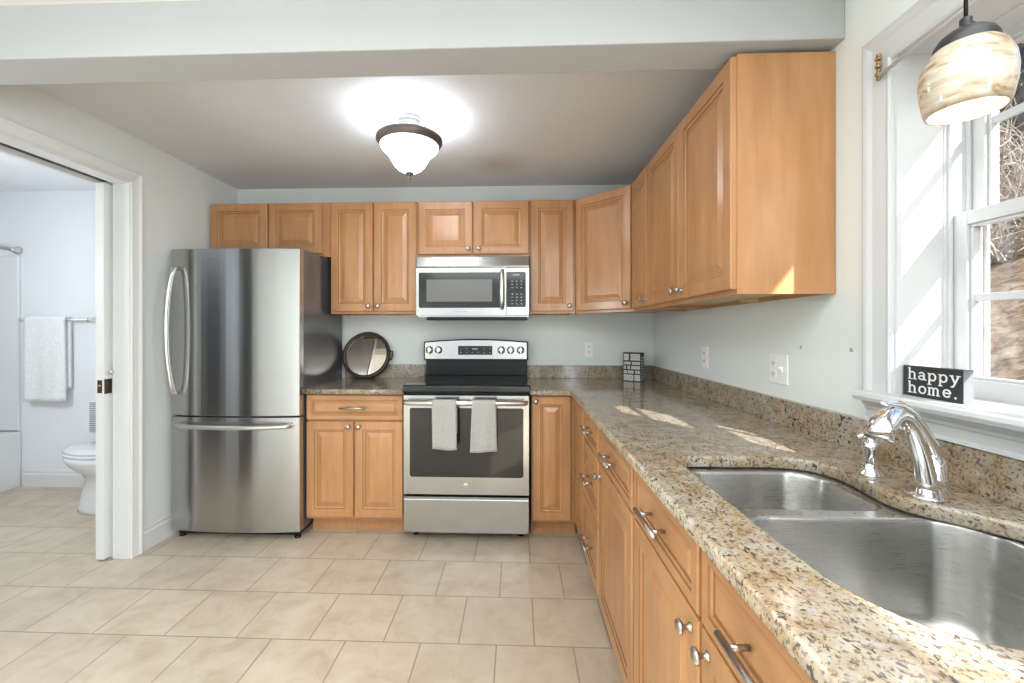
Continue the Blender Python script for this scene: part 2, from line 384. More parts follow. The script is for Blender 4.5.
# bathroom opening: jamb, head, casing with a stepped moulding
cas = [(0, 0), (0, .010), (.006, .014), (.012, .011), (.020, .012), (.050, .016), (.056, .019), (.062, .022), (.070, .024), (.076, .018), (.082, .018), (.084, 0)]
def casing_frame(name, W, y0, y1, z0, z1, xs, sgn, mitre_bottom=False, prof=cas, legs=(True, True), m_=None, scale=1.0):
    """moulded casing round the opening y0..y1 (y1 = far), head at z1, on plane x = xs growing along sgn"""
    mb = MB(); P = [(u*scale, d) for u, d in prof]
    def ring(pt): return pt
    rows = []
    if legs[1]: rows.append([(xs + sgn*d, y1+u, z0) for u, d in P])
    rows.append([(xs + sgn*d, y1+u, z1+u) for u, d in P])
    rows.append([(xs + sgn*d, y0-u, z1+u) for u, d in P])
    if legs[0]: rows.append([(xs + sgn*d, y0-u, z0) for u, d in P])
    mb.loft(rows, smooth=False, cap0=True, cap1=True)
    return structure(mb.build(name, m_ or M['trim']))
SC = .057/.084
casing_frame('trim_1', 0, OY0, OY1+.004, 0, OZ+.006, XL, 1, scale=.068/.084)
w = MB()   # flat board of the casing between the moulding and the outer edge, and the jamb
PO = .060
w.box(XL-.092, XL+.001, OY1, OY1+.020, 0, OZ)
w.box(XL-.092, XL+.001, OY0, OY1+.020, OZ, OZ+.02)
w.box(XL-.190, XL-.162, OY1, OY1+.020, 0, OZ)
w.box(XL-.190, XL-.162, OY0, OY1+.020, OZ-.010, OZ+.02)
w.box(XL-.190, XL+.0005, OY0-.02, OY0, 0, OZ+.02)
structure(w.build('trim_2', M['trim'], bevel=.0015))
w = MB(); w.box(XL-.162, XL-.092, OY0, OY1+.02, OZ+.015, OZ+.02)
structure(w.build('trim_3', M['slot']))
# pocket door, almost fully inside the wall
pd = thing('pocket_door', 'white pocket door edge showing at the bathroom opening', 'door', (XL-.130, OY1-.034, .012))
bx(-.025, .022, 0, .80, 0, 2.05).build('door_panel', M['trim'], pd, bevel=.002)
lt = MB(); lt.box(-.013, .012, -.002, .001, .905, .975); lt.box(.0215, .0235, .002, .045, .90, .98)
o = lt.build('latch_plate', M['dark_brass'], pd); o['label'] = 'dark bronze latch plate wrapped round the door edge'
MB().lathe([(.002, -.004), (.002, -.003), (.007, -.002), (.007, 0)], (0, 0, .945), 'y', 12).build('strike_bolt', M['brass'], pd)
k = MB().lathe([(.004, 0), (.004, .008), (.010, .012), (.012, .018), (.009, .024), (.002, .026)], (.0215, .024, 1.02), 'x', 16)
k.build('pull_knob', M['handle_steel'], pd)

# ------------------------------------------------------------------ window over the sink
XW = XR + .02
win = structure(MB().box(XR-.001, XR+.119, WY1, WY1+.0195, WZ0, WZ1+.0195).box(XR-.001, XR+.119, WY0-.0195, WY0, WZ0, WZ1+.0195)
    .box(XR-.001, XR+.119, WY0, WY1, WZ1, WZ1+.0195).build('trim_4', M['trim_dimmed']))   # jamb extension
casing_frame('trim_5', 0, WY0, WY1+.006, 1.085, WZ1-.005, XR, -1, scale=.088/.084, m_=M['trim_dimmed'])
# stool and apron
stool = MB(); stool.prism([(XR+.15, 1.062), (XR+.15, 1.088), (.957, 1.088), (.949, 1.084), (.946, 1.075), (.950, 1.064), (.957, 1.062)], WY0-.08, WY1+.078, 'y')
structure(stool.build('trim_6', M['trim_dimmed'], bevel=.001))
ap = MB(); ap.prism([(XR, 1.002), (XR, 1.062), (.966, 1.062), (.970, 1.052), (.976, 1.048), (.978, 1.040), (.982, 1.036), (.982, 1.014), (.978, 1.010), (.977, 1.004), (.981, 1.002)], WY0-.075, WY1+.073, 'y')
structure(ap.build('trim_7', M['trim_dimmed']))
# outer window frame, two sashes
wf = thing('window_1', '', 'window'); del wf['label']; del wf['category']; structure(wf)
fr = MB(); XF0, XF1 = XR+.118, XR+.228
for (a, b_) in ((WY1-.004, WY1+.02), (WY0-.02, WY0+.004)):
    fr.box(XF0, XF1, a, b_, 1.06, WZ1+.02)
fr.box(XF0, XF1, WY0, WY1, WZ1-.006, WZ1+.02); fr.box(XF0, XF1+.03, WY0, WY1, 1.05, 1.085)
for x in (XF0+.006, XF0+.052, XF0+.098):     # parting stops
    fr.box(x, x+.008, WY1-.012, WY1-.003, 1.08, WZ1-.005); fr.box(x, x+.008, WY0+.003, WY0+.012, 1.08, WZ1-.005)
fr.build('window_frame', M['vinyl'], wf, bevel=.0015)
def sash(name, x0, z0, z1, zm, stile, rb, rt):
    ya, yb = WY0+.005, WY1-.005; x1 = x0+.034
    s_ = MB()
    s_.box(x0, x1, ya, ya+stile, z0, z1); s_.box(x0, x1, yb-stile, yb, z0, z1)
    s_.box(x0, x1, ya+stile, yb-stile, z0, z0+rb); s_.box(x0, x1, ya+stile, yb-stile, z1-rt, z1)
    g0, g1, h0, h1 = ya+stile, yb-stile, z0+rb, z1-rt
    s_.box(x0+.010, x0+.024, g0, g1, zm-.0095, zm+.0095)                      # muntin across
    s_.box(x0+.0108, x0+.0232, (g0+g1)/2-.009, (g0+g1)/2+.009, h0, h1)           # muntin upright
    for (a, b_, c_, d_) in ((g0, g0+.008, h0+.0081, h1-.0081), (g1-.008, g1, h0+.0081, h1-.0081), (g0, g1, h0, h0+.008), (g0, g1, h1-.008, h1)):
        s_.box(x0+.007, x0+.027, a, b_, c_, d_)
    o = s_.build(name, M['vinyl'], wf, bevel=.0018)
    bx(x0+.0155, x0+.0185, g0, g1, h0, h1).build('pane', M['glass'], o)
    return o
sash('window_sash', XF0+.016, 1.087, 1.558, 1.338, .038, .046, .034)
sash('window_sash', XF0+.062, 1.528, 1.982, 1.785, .036, .034, .026)
# outside: siding round the opening, roof overhang
w = MB(); w.box(XR+.12, XR+.235, WY1, 1.2, -.4, 2.6); w.box(XR+.12, XR+.235, -3.55, WY0, -.4, 2.6)
w.box(XR+.12, XR+.235, WY0, WY1, -.4, 1.05); w.box(XR+.12, XR+.235, WY0, WY1, WZ1+.02, 2.6)
structure(w.build('wall_exterior', M['siding']))
structure(bx(XR+.1, 1.62, -7, 1.5, 2.43, 2.60).build('roof_eave', M['siding']))
# brass shade bracket with the thin rod across the head
br = MB()
for k in range(7):
    br.box(.976-.003*(k % 2), .984, -1.995-.003*(k % 2), -1.985, 1.935+k*.0105, 1.944+k*.0105)
o = br.build('shade_bracket', M['brass'], bevel=.002); tag(o, 'small gold bracket screwed to the window casing corner', 'bracket')
o = MB().tube([(.978, -1.995, 1.945), (.976, -2.35, 1.965), (.974, -2.70, 1.985)], .005, 10).build('shade_rod', M['trim_dimmed'])
tag(o, 'thin white rod running across the head of the window', 'rod')

# ------------------------------------------------------------------ cabinet building blocks
def panel_front(w, h, small=False):
    k = .56 if small else 1.0
    P = [(0, 0, 0), (0, .0155, 0), (.0035, .019, 0), (.050*k, .019, 0), (.0535*k, .0150, 1), (.0565*k, .0150, 0), (.0635*k, .0125, 0),
         (.0665*k, .0090, 1), (.0705*k, .0090, 0), (.095*k, .0165, 0), (.097*k, .0165, 0)]
    mb = MB(); rings = []
    for i, d, m_ in P: rings.append([(i, -d, i), (w-i, -d, i), (w-i, -d, h-i), (i, -d, h-i)])
    mb.add(rings[0], [(0, 1, 2, 3)], 0)
    for j in range(1, len(P)): mb.loft([rings[j-1], rings[j]], P[j][2], False, False, False)
    mb.add(rings[-1], [(0, 1, 2, 3)], 0)
    return mb
def front(parent, name, x, z, w, h, small=False, y=0):
    mb = panel_front(w, h, small)
    o = mb.build(name, [M['wood_h'] if small else M['wood'], M['glaze']], parent)
    bm = bmesh.new(); bm.from_mesh(o.data); bmesh.ops.remove_doubles(bm, verts=bm.verts, dist=1e-6); bmesh.ops.recalc_face_normals(bm, faces=bm.faces); bm.to_mesh(o.data); bm.free()
    o.location = (x, y, z); return o
KNOB = [(.0085, 0), (.0085, -.002), (.0048, -.005), (.0045, -.013), (.0095, -.017), (.0145, -.020), (.0150, -.0235), (.0125, -.027), (.006, -.029), (.0005, -.0295)]
def knob(front_o, x, z):
    o = MB().lathe(KNOB, (0, 0, 0), 'y', 20).build('knob', M['nickel'], front_o); o.location = (x, -.019, z); return o
def pull(front_o, x, z, L=.155):
    mb = MB(); mb.tube([(-L/2, -.033, 0), (L/2, -.033, 0)], .006, 14)
    for s_ in (-1, 1): mb.tube([(s_*L*.31, 0, 0), (s_*L*.31, -.033, 0)], .0048, 12)
    o = mb.build('handle', M['nickel'], front_o); o.location = (x, -.019, z); return o
def base_body(parent, W, D, toe=.075, top=.872):
    mb = MB(); mb.prism([(0, .10), (0, top), (D, top), (D, 0), (toe, 0), (toe, .10)], 0, W, 'x')
    o = mb.build('body', M['wood'], parent, bevel=.001); return o
def wall_body(parent, W, D, z0, z1, th=.016):
    mb = MB(); mb.box(0, th, 0, D, z0, z1); mb.box(W-th, W, 0, D, z0, z1)
    mb.box(th, W-th, D-.008, D, z0+.001, z1-.001); mb.box(th, W-th, .002, D-.008, z1-th, z1-.001)
    mb.box(th, W-th, .002, D-.008, z0+.018, z0+.018+th, 1)
    mb.box(th, W-th, 0, .018, z0, z1)
    mb.box(W/2-.03, W/2+.03, D-.05, D-.008, z0+.004, z0+.018, 1)
    return mb.build('body', [M['wood'], M['raw_wood']], parent)

G = 'maple wall cabinets'
# --- wall cabinets on the back wall (origin at the left end of the face frame, z from floor)
Z0, Z1 = 1.372, 2.134
c = thing('wall_cabinet', 'short wide two door cabinet above the refrigerator', 'cabinet', (-2.118, -.305, 0), 0, G)
wall_body(c, .842, .303, 1.762, Z1)
front(c, 'door', .004, 1.785, .402, .343); front(c, 'door', .418, 1.785, .368, .343)
c = thing('wall_cabinet', 'tall narrow two door cabinet between refrigerator cabinet and microwave', 'cabinet', (-1.274, -.305, 0), 0, G)
wall_body(c, .600, .303, Z0, Z1)
d = front(c, 'door', .006, 1.388, .288, .739); knob(d, .288-.028, .036)
d = front(c, 'door', .303, 1.388, .290, .739); knob(d, .028, .036)
c = thing('wall_cabinet', 'short two door cabinet directly above the microwave', 'cabinet', (-.672, -.305, 0), 0, G)
wall_body(c, .756, .303, 1.758, Z1)
d = front(c, 'door', .006, 1.772, .366, .355); knob(d, .366-.03, .036)
d = front(c, 'door', .384, 1.772, .366, .355); knob(d, .03, .036)
c = thing('wall_cabinet', 'narrow single door cabinet right of the microwave', 'cabinet', (.086, -.305, 0), 0, G)
wall_body(c, .303, .303, Z0, Z1)
d = front(c, 'door', .006, 1.388, .284, .739); knob(d, .284-.028, .036)
# diagonal corner cabinet
c = thing('wall_cabinet', 'diagonal corner cabinet where the back and right walls meet', 'cabinet', (.391, -.305, 0), -PI/4, G)
mb = MB()
def tl(x, y):   # world to local for the diagonal cabinet
    dx, dy = x-.391, y+.305; q = math.sqrt(.5); return (dx*q - dy*q, dx*q + dy*q)
poly = [tl(.391, -.305), tl(.698, -.612), tl(1.001, -.612), tl(1.001, -.002), tl(.391, -.002)]
mb.prism(poly, Z0+.016, Z1, 'z'); 
q_ = [poly[0], poly[1], (poly[1][0], poly[1][1]+.018), (poly[0][0], poly[0][1]+.018)]
mb.prism(q_, Z0, Z0+.016, 'z')
mb.build('body', M['wood'], c)
d = front(c, 'door', .014, 1.388, .406, .739); knob(d, .406-.03, .036)
# right wall cabinets, facing -X : local x runs toward the camera
c = thing('wall_cabinet', 'very narrow single door cabinet beside the diagonal corner cabinet', 'cabinet', (.698, -.614, 0), -PI/2, G)
wall_body(c, .299, .303, Z0, Z1)
d = front(c, 'door', .010, 1.388, .278, .739); knob(d, .278-.026, .036)
c = thing('wall_cabinet', 'large two door cabinet nearest the window with plain side panel', 'cabinet', (.698, -.915, 0), -PI/2, G)
wall_body(c, .890, .303, Z0, Z1)
d = front(c, 'door', .004, 1.388, .438, .739); knob(d, .438-.03, .036)
d = front(c, 'door', .448, 1.388, .438, .739); knob(d, .03, .036)

GB = 'maple base cabinets'
# --- base cabinets
c = thing('base_cabinet', 'base cabinet with drawer and two doors between refrigerator and range', 'cabinet', (-1.293, -.601, 0), 0, GB)
base_body(c, .602, .595)
d = front(c, 'drawer', .003, .712, .596, .152, True); pull(d, .298, .076)
d = front(c, 'door', .003, .118, .292, .585); knob(d, .292-.028, .555)
d = front(c, 'door', .303, .118, .296, .585); knob(d, .028, .555)
c = thing('base_cabinet', 'narrow single door base cabinet right of the range', 'cabinet', (.086, -.601, 0), 0, GB)
base_body(c, .275, .595)
d = front(c, 'door', .004, .118, .232, .746); knob(d, .022, .715)
FX = .361      # face frame plane of the right run
c = thing('base_cabinet', 'tall narrow filler panel cabinet in the inner corner of the base run', 'cabinet', (FX, -.603, 0), -PI/2, GB)
base_body(c, .357, .635, .045)
front(c, 'door', .024, .118, .327, .746)
c = thing('base_cabinet', 'stack of three drawers under the right countertop', 'cabinet', (FX, -.962, 0), -PI/2, GB)
base_body(c, .412, .635, .045)
for z, h in ((.712, .152), (.424, .280), (.118, .298)):
    d = front(c, 'drawer', .006, z, .394, h, h < .2); pull(d, .197, h/2 if h < .2 else h*.47)
c = thing('base_cabinet', 'base cabinet with one drawer over one door left of the sink', 'cabinet', (FX, -1.376, 0), -PI/2, GB)
base_body(c, .528, .635, .045)
d = front(c, 'drawer', .006, .712, .512, .152, True); pull(d, .256, .076)
d = front(c, 'door', .006, .118, .512, .585); knob(d, .028, .535)
c = thing('base_cabinet', 'sink base cabinet with two drawer fronts and two doors', 'cabinet', (FX, -1.906, 0), -PI/2, GB)
mb = MB(); mb.prism([(0, .10), (0, .872), (.02, .872), (.02, .14), (.045, .14), (.045, .10)], 0, .92, 'x')
mb.prism([(.045, 0), (.045, .14), (.635, .14), (.635, 0)], 0, .92, 'x'); mb.box(0, .016, .02, .635, .14, .872); mb.box(.904, .92, .02, .635, .14, .872)
mb.build('body', M['wood'], c)
for x in (.012, .472):
    d = front(c, 'drawer_front', x, .712, .444, .152, True); pull(d, .215, .076)
d = front(c, 'door', .012, .118, .446, .585); knob(d, .446-.032, .553)
d = front(c, 'door', .472, .118, .446, .585); knob(d, .030, .553)

# ------------------------------------------------------------------ countertops
CZ0, CZ1 = .873, .905
cut = smooth_loop([(.437, -2.06), (.440, -2.005), (.470, -1.981), (.58, -1.978), (.70, -1.979), (.775, -1.997), (.810, -2.05), (.815, -2.12),
    (.803, -2.20), (.812, -2.262), (.865, -2.325), (.910, -2.39), (.925, -2.47), (.915, -2.57), (.87, -2.645), (.79, -2.690), (.68, -2.703), (.57, -2.697),
    (.492, -2.660), (.450, -2.590), (.438, -2.48), (.437, -2.30)], 6)
cut = [(p[0], p[1]) for p in cut]
outer = [(.078, -.002), (.078, -.665), (.300, -.665), (.312, -.670), (.318, -.682), (.318, -2.86), (1.001, -2.86), (1.001, -.002)]
ct = thing('countertop', 'L shaped speckled beige granite countertop with the sink cutout', 'countertop', (0, 0, 0))
slab('worktop', [outer, cut[::-1]], CZ0, CZ1, M['granite'], ct, .007)
bx(.078, .981, -.022, -.002, CZ1, 1.001).build('backsplash', M['granite'], ct, bevel=.002)
bx(.981, 1.001, -2.86, -.002, CZ1, 1.001).build('backsplash', M['granite'], ct, bevel=.002)
c2 = thing('countertop', 'short speckled granite countertop between refrigerator and range', 'countertop', (0, 0, 0))
slab('worktop', [[(-1.293, -.002), (-1.293, -.665), (-.688, -.665), (-.688, -.002)]], CZ0, CZ1, M['granite'], c2, .007)
bx(-1.293, -.688, -.022, -.002, CZ1, 1.004).build('backsplash', M['granite'], c2, bevel=.002)

# ------------------------------------------------------------------ sink
sk = thing('sink', 'double bowl stainless steel undermount sink', 'sink', (0, 0, .872))
small = rrect(.462, .798, -2.250, -1.998, [.085, .035, .045, .045], 8)
large = rrect(.458, .905, -2.678, -2.283, [.085, .06, .13, .16], 8)
flange = smooth_loop([(.405, -2.06), (.410, -1.985), (.45, -1.952), (.60, -1.948), (.73, -1.950), (.80, -1.965), (.842, -2.03), (.846, -2.12), (.84, -2.19), (.86, -2.25),
    (.90, -2.30), (.945, -2.37), (.958, -2.47), (.945, -2.59), (.89, -2.68), (.79, -2.722), (.68, -2.735), (.56, -2.730), (.46, -2.69), (.415, -2.60), (.405, -2.48), (.405, -2.28)], 4)
slab('sink_rim', [[(p[0], p[1]) for p in flange], small[::-1], large[::-1]], -.003, 0, M['sink_steel'], sk, .0012)
def bowl(loop, depth, name):
    cx = sum(p[0] for p in loop)/len(loop); cy = sum(p[1] for p in loop)/len(loop)
    R = min(max(p[0] for p in loop)-cx, max(p[1] for p in loop)-cy)
    def rg(ins, z): 
        k = 1-ins/R; return [(cx+(p[0]-cx)*k, cy+(p[1]-cy)*k, z) for p in loop]
    rings = [rg(-.001, -.0005), rg(.001, -.0008), rg(.0028, -.002), rg(.004, -.005), rg(.0045, -.008), rg(.005, -.014), rg(.009, -.05), rg(.014, -depth+.045), rg(.018, -depth+.028), rg(.026, -depth+.013), rg(.038, -depth+.004), rg(.055, -depth), rg(.09, -depth-.002)]
    o = MB().loft(rings, 0, True, False, True).build(name, M['sink_steel'], sk)
    MB().lathe([(.046, .001), (.042, .003), (.036, .001), (.030, -.004), (.001, -.005)], (cx, cy, -depth), 'z', 28, cap=False).build('drain', M['chrome'], sk)
    return o
bowl(small, .175, 'basin'); bowl(large, .225, 'basin')

# ------------------------------------------------------------------ faucet and soap dispenser
fc = thing('faucet', 'polished chrome faucet with arched spout and long lever', 'faucet', (.868, -2.255, CZ1))
MB().lathe([(.031, 0), (.031, .004), (.028, .006), (.026, .008)], (-.004, -.002, 0), 'z', 32, sx=1.1, sy=.95).build('base_plate', M['chrome'], fc)
MB().lathe([(.026, .008), (.0255, .040), (.0265, .041), (.0265, .044), (.025, .046), (.0245, .070), (.022, .080), (.012, .088), (.001, .090)], (.006, .002, 0), 'z', 28).build('faucet_body', M['chrome'], fc)
dx, dy = -.90, -.44
sp = [(.010, .010), (.015, .042), (.029, .082), (.048, .118), (.071, .151), (.098, .174), (.128, .183), (.156, .180), (.180, .168), (.196, .146)]
MB().tube([(a*dx, a*dy, z) for a, z in sp], [.019, .018, .0155, .014, .0135, .014, .016, .0195, .022, .0230], 20).build('spout', M['chrome'], fc)
lv = [(-.014, .068), (-.012, .090), (.008, .116), (.040, .150), (.078, .180), (.118, .198), (.155, .203), (.186, .207)]
MB().tube([(a*dx, a*dy, z+.004) for a, z in lv], [.015, .016, .0135, .0105, .009, .008, .006, .002], 16, flat=1.0).build('lever', M['chrome'], fc)
sd = thing('soap_dispenser', 'small chrome soap dispenser beside the faucet', 'dispenser', (.862, -2.112, CZ1))
MB().lathe([(.027, 0), (.026, .003), (.020, .009), (.0165, .018), (.0165, .060), (.0175, .062), (.0175, .076), (.013, .082)], (0, 0, 0), 'z', 26).build('dispenser_body', M['chrome'], sd)
MB().lathe([(.0095, .080), (.0100, .090), (.0125, .092), (.0125, .102), (.009, .106), (.001, .107)], (0, 0, 0), 'z', 20).tube([(0, 0, .098), (-.020, -.006, .099), (-.038, -.011, .093)], [.006, .0055, .0045], 10).build('pump_head', M['chrome'], sd)

# ------------------------------------------------------------------ refrigerator
fx0, fx1, fyf = -2.088, -1.298, -.628
rf = thing('refrigerator', 'tall stainless bottom freezer refrigerator standing against left wall', 'refrigerator', ((fx0+fx1)/2, -.05, 0))
W = fx1-fx0; hw = W/2
b_ = MB(); b_.box(-hw+.004, hw-.004, -.575, 0, .045, 1.755)
b_.build('cabinet_body', M['fridge_side'], rf, bevel=.004)
bx(-hw+.02, hw-.02, -.60, -.40, .02, .05).build('toe_grille', M['black'], rf)
MB().box(hw-.10, hw-.02, -.57, -.47, 1.752, 1.760).build('hinge_cover', M['fridge_side'], rf, bevel=.003)
def fdoor(z0, z1, name):
    N = 20; pl = []
    for i in range(N+1):
        x = -hw + W*i/N; u = 2*i/N-1; pl.append((x, -.632 - .026*(1-u*u)))
    poly = [(-hw, -.582)] + pl + [(hw, -.582)]
    mb = MB(); n = len(poly)
    mb.prism(poly, z0, z1, 'z')
    o = mb.build(name, M['fridge_steel'], rf, bevel=.004, seg=3)
    return o
d1 = fdoor(.746, 1.748, 'refrigerator_door'); d2 = fdoor(.052, .738, 'freezer_drawer')
bx(-hw+.006, hw-.006, -.60, -.577, .055, 1.745).build('door_gasket', M['slot'], rf)
zz = [.885+ i*(1.632-.885)/16 for i in range(17)]
pts = [(-hw+.044 - .014*math.sin(PI*i/16), -.668 - .042*math.sin(PI*i/16)**.6, z) for i, z in enumerate(zz)]
pts = [(pts[0][0], -.640, pts[0][2])] + pts + [(pts[-1][0], -.640, pts[-1][2])]
MB().tube(pts, [.012]+[.0135]*17+[.012], 14).build('handle', M['handle_steel'], d1)
pts = [(-hw+.055+i*(W-.10)/16, -.655 - .026*(1-(2*(.05+.9*i/16)-1)**2) - .032*math.sin(PI*i/16)**.5, .690) for i in range(17)]
pts = [(pts[0][0], -.625, .690)] + pts + [(pts[-1][0], -.625, .690)]
MB().tube(pts, [.011]+[.0135]*17+[.011], 14).build('handle', M['handle_steel'], d2)
lg = MB()
for i, wd in enumerate((.007, .003, .006, .004, .006, .005)): lg.box(-.145+i*.010, -.145+i*.010+wd, -.6555, -.6550, 1.682, 1.687)
lg.build('badge', M['fridge_side'], d1)
for x in (-hw+.035, hw-.035):
    MB().lathe([(.018, 0), (.020, .012), (.010, .014), (.010, .05)], (x, -.585, 0), 'z', 14).build('foot', M['black'], rf)

# ------------------------------------------------------------------ range
rx0, rx1 = -.675, .073; rw = rx1-rx0
rg = thing('range', 'stainless electric range with black glass cooktop and backguard', 'range', ((rx0+rx1)/2, -.04, 0)); h2 = rw/2
MB().box(-h2, h2, -.575, 0, .03, .885).build('oven_body', M['black'], rg, bevel=.003)
for x in (-h2+.05, h2-.05): MB().lathe([(.018, 0), (.018, .03)], (x, -.52, 0), 'z', 12).build('foot', M['black'], rg)
ck = MB(); ck.prism([(-.632, .888), (-.638, .898), (-.636, .926), (-.624, .934), (-.03, .934), (-.03, .888)], -h2-.003, h2+.003, 'x')
ck = ck.build('cooktop', M['black_gloss'], rg, bevel=.002)
for (x, y, r_) in ((-.19, -.46, .105), (.19, -.46, .085), (-.19, -.20, .075), (.19, -.20, .095), (0, -.33, .05)):
    q = MB(); 
    for rr in (r_, r_*.62): q.lathe([(rr, .9342), (rr-.003, .9343)], (x, y, 0), 'z', 48, cap=False, smooth=False)
    q.build('burner', M['burner'], ck)
# backguard
bgd = MB(); arch = [(-h2+.004, 1.046), (h2+.006, 1.046)] + [(h2+.006 - (rw-.0+.002)*i/16, 1.178 + .020*(1-(2*i/16-1)**2)) for i in range(17)]
bgd.prism(arch, -.095, 0, 'y'); bgd.prism([(-h2+.012, .934), (h2-.002, .934), (h2-.002, 1.046), (-h2+.012, 1.046)], -.065, 0, 'y')
bk = bgd.build('backguard', M['black'], rg, bevel=.003)
arch2 = [(-h2+.013, 1.054), (h2-.004, 1.054)] + [(h2-.004 - (rw-.017)*i/16, 1.171 + .018*(1-(2*i/16-1)**2)) for i in range(17)]
pn = MB().prism(arch2, -.100, -.094, 'y').build('control_panel', M['steel'], rg, bevel=.001)
lgd = MB().box(-.122, .124, -.1025, -.0995, 1.084, 1.148)
for i in range(6):
    for j in range(2):
        x = -.108+.042*i
        if j == 1 and i in (2, 3): continue
        lgd.box(x, x+.010, -.1032, -.1024, 1.100+j*.026, 1.1028+j*.026, 1)
lgd.box(-.018, .020, -.1032, -.1024, 1.122, 1.131, 1); lgd.build('display', [M['black_gloss'], M['legend']], pn)
for x in (-.328, -.262, .188, .255, .326):
    kn = MB().lathe([(.027, -.101), (.027, -.104), (.023, -.106), (.021, -.122), (.018, -.125), (.001, -.1255)], (x, 0, 1.118), 'y', 24)
    kn.box(x-.004, x+.004, -.132, -.124, 1.097, 1.140)
    kn.build('control_knob', M['handle_steel'], rg, bevel=0)
# oven door: frame with window
od = MB(); yd0, yd1 = -.640, -.577; zb, zt = .290, .873
od.box(-h2+.004, h2-.004, yd0, yd1, zb, .392); od.box(-h2+.004, h2-.004, yd0, yd1, .795, zt)
od.box(-h2+.004, -h2+.047, yd0, yd1, .392, .795); od.box(h2-.047, h2-.004, yd0, yd1, .392, .795)
odo = od.build('oven_door', M['steel'], rg)
ogl = MB().prism([(p[0], p[1]) for p in rrect(-h2+.040, h2-.036, .395, .800, .012)], yd0-.0015, yd1-.02, 'y').build('oven_window', M['oven_glass'], odo)
MB().tube([(-h2+.022, -.640, .838), (-h2+.024, -.678, .838), (-h2+.04, -.690, .838), (0, -.694, .838), (h2-.04, -.690, .838), (h2-.024, -.678, .838), (h2-.022, -.640, .838)], .0155, 16).build('handle', M['handle_steel'], odo)
bdg = MB().lathe([(.016, yd0-.001), (.016, yd0-.003), (.013, yd0-.004), (.001, yd0-.004)], (.0, 0, .343), 'y', 24).build('badge', M['handle_steel'], odo)
text_part('badge_lettering', 'GE', .014, (0, yd0-.0045, .343), bdg, M['black'])
dw = MB(); dw.prism([(-.577, .058), (-.632, .058), (-.640, .064), (-.640, .258), (-.628, .272), (-.577, .272)], -h2+.004, h2-.004, 'x')
dw.build('storage_drawer', M['steel'], rg, bevel=.002)

# towels on the oven handle (handle centre y = -.04-.693)
def hanging(name, x0, x1, y, ztop, zf, zb, th, m_, label, cat, group=None, flare=0.0, r_=.022, seed=1, ripple=.004, parent=None):
    """cloth folded over a bar at (y, ztop): front hem zf, back hem zb"""
    nx, mb = 14, MB(); R_ = r_
    path = []
    n1 = 16
    for i in range(n1+1): path.append((y - R_, zf + (ztop-zf)*i/n1, 1-i/n1))
    for i in range(1, 8): a = PI - PI*i/8; path.append((y + R_*math.cos(a), ztop + R_*math.sin(a), 0))
    for i in range(n1+1): path.append((y + R_, ztop - (ztop-zb)*i/n1, .4*i/n1))
    rr = random.Random(seed); ph = rr.random()*6; vs = []; fs = []
    def P(i, j, off):
        py, pz, dn = path[i]; u = j/nx; w_ = (x1-x0)*(1+flare*dn); x = (x0+x1)/2 + (u-.5)*w_ + .004*dn*math.sin(ph)
        wv = ripple*dn*math.sin(u*7+ph)+ripple*.4*dn*math.sin(u*17+ph*2)
        hem = .004*math.sin(u*5+ph)*(dn > .93)
        # outward normal of path
        a, c_ = path[max(i-1, 0)], path[min(i+1, len(path)-1)]
        t_ = Vector((0, c_[0]-a[0], c_[1]-a[1])).normalized(); n_ = Vector((0, -t_.z, t_.y))
        return Vector((x, py-wv, pz+hem)) + n_*off
    L = len(path)
    for off in (0, th):
        for i in range(L):
            for j in range(nx+1): vs.append(P(i, j, off))
    K = nx+1
    for i in range(L-1):
        for j in range(nx):
            a = i*K+j; fs.append((a, a+1, a+K+1, a+K)); b0 = L*K; fs.append((b0+a, b0+a+K, b0+a+K+1, b0+a+1))
    b0 = L*K
    for i in range(L-1):
        for j in (0, nx): a = i*K+j; fs.append((a, a+K, b0+a+K, b0+a))
    for j in range(nx):
        for i in (0, L-1): a = i*K+j; fs.append((a, a+1, b0+a+1, b0+a))
    mb.add(vs, fs, 0, True); o = mb.build(name, m_); tag(o, label, cat, group); return o
hanging('dish_towel', -.489, -.349, -.733, .836, .574, .66, .007, M['grey_towel'], 'straight hanging grey dish towel left of the other on the oven handle', 'towel', 'grey towels on the oven handle', .0, .0165, 3, .002)
hanging('dish_towel', -.258, -.121, -.733, .836, .562, .62, .007, M['grey_towel'], 'grey dish towel with flared hem right of the other on the oven handle', 'towel', 'grey towels on the oven handle', .13, .0165, 5, .003)

# ------------------------------------------------------------------ microwave
mx0, mx1, mzb, mzt = -.664, .079, 1.345, 1.752; mw = mx1-mx0
mo = thing('microwave', 'stainless over the range microwave hung under the short cabinet', 'microwave', ((mx0+mx1)/2, -.004, 0)); mh = mw/2
bx(-mh, mh, -.345, 0, mzb, mzt-.001).build('oven_case', M['steel'], mo, bevel=.002)
bx(-mh+.06, mh-.01, -.36, -.03, mzb-.018, mzb+.003).build('underside_grille', M['black'], mo, bevel=.004)
vt = MB().prism([(-.345, 1.672), (-.394, 1.672), (-.397, 1.680), (-.374, 1.744), (-.345, 1.750)], -mh, mh, 'x').build('vent_cover', M['steel'], mo, bevel=.002)
dx1 = mh-.152
md = MB(); md.box(-mh, dx1, -.398, -.347, 1.357, 1.410); md.box(-mh, dx1, -.398, -.347, 1.635, 1.667); md.box(-mh, -mh+.022, -.398, -.347, 1.410, 1.635); md.box(dx1-.012, dx1, -.398, -.347, 1.410, 1.635)
mdo = md.build('microwave_door', M['steel'], mo)
MB().prism(rrect(-mh+.018, dx1-.010, 1.406, 1.639, .012), -.3995, -.36, 'y').build('door_glass', M['micro_glass'], mdo)
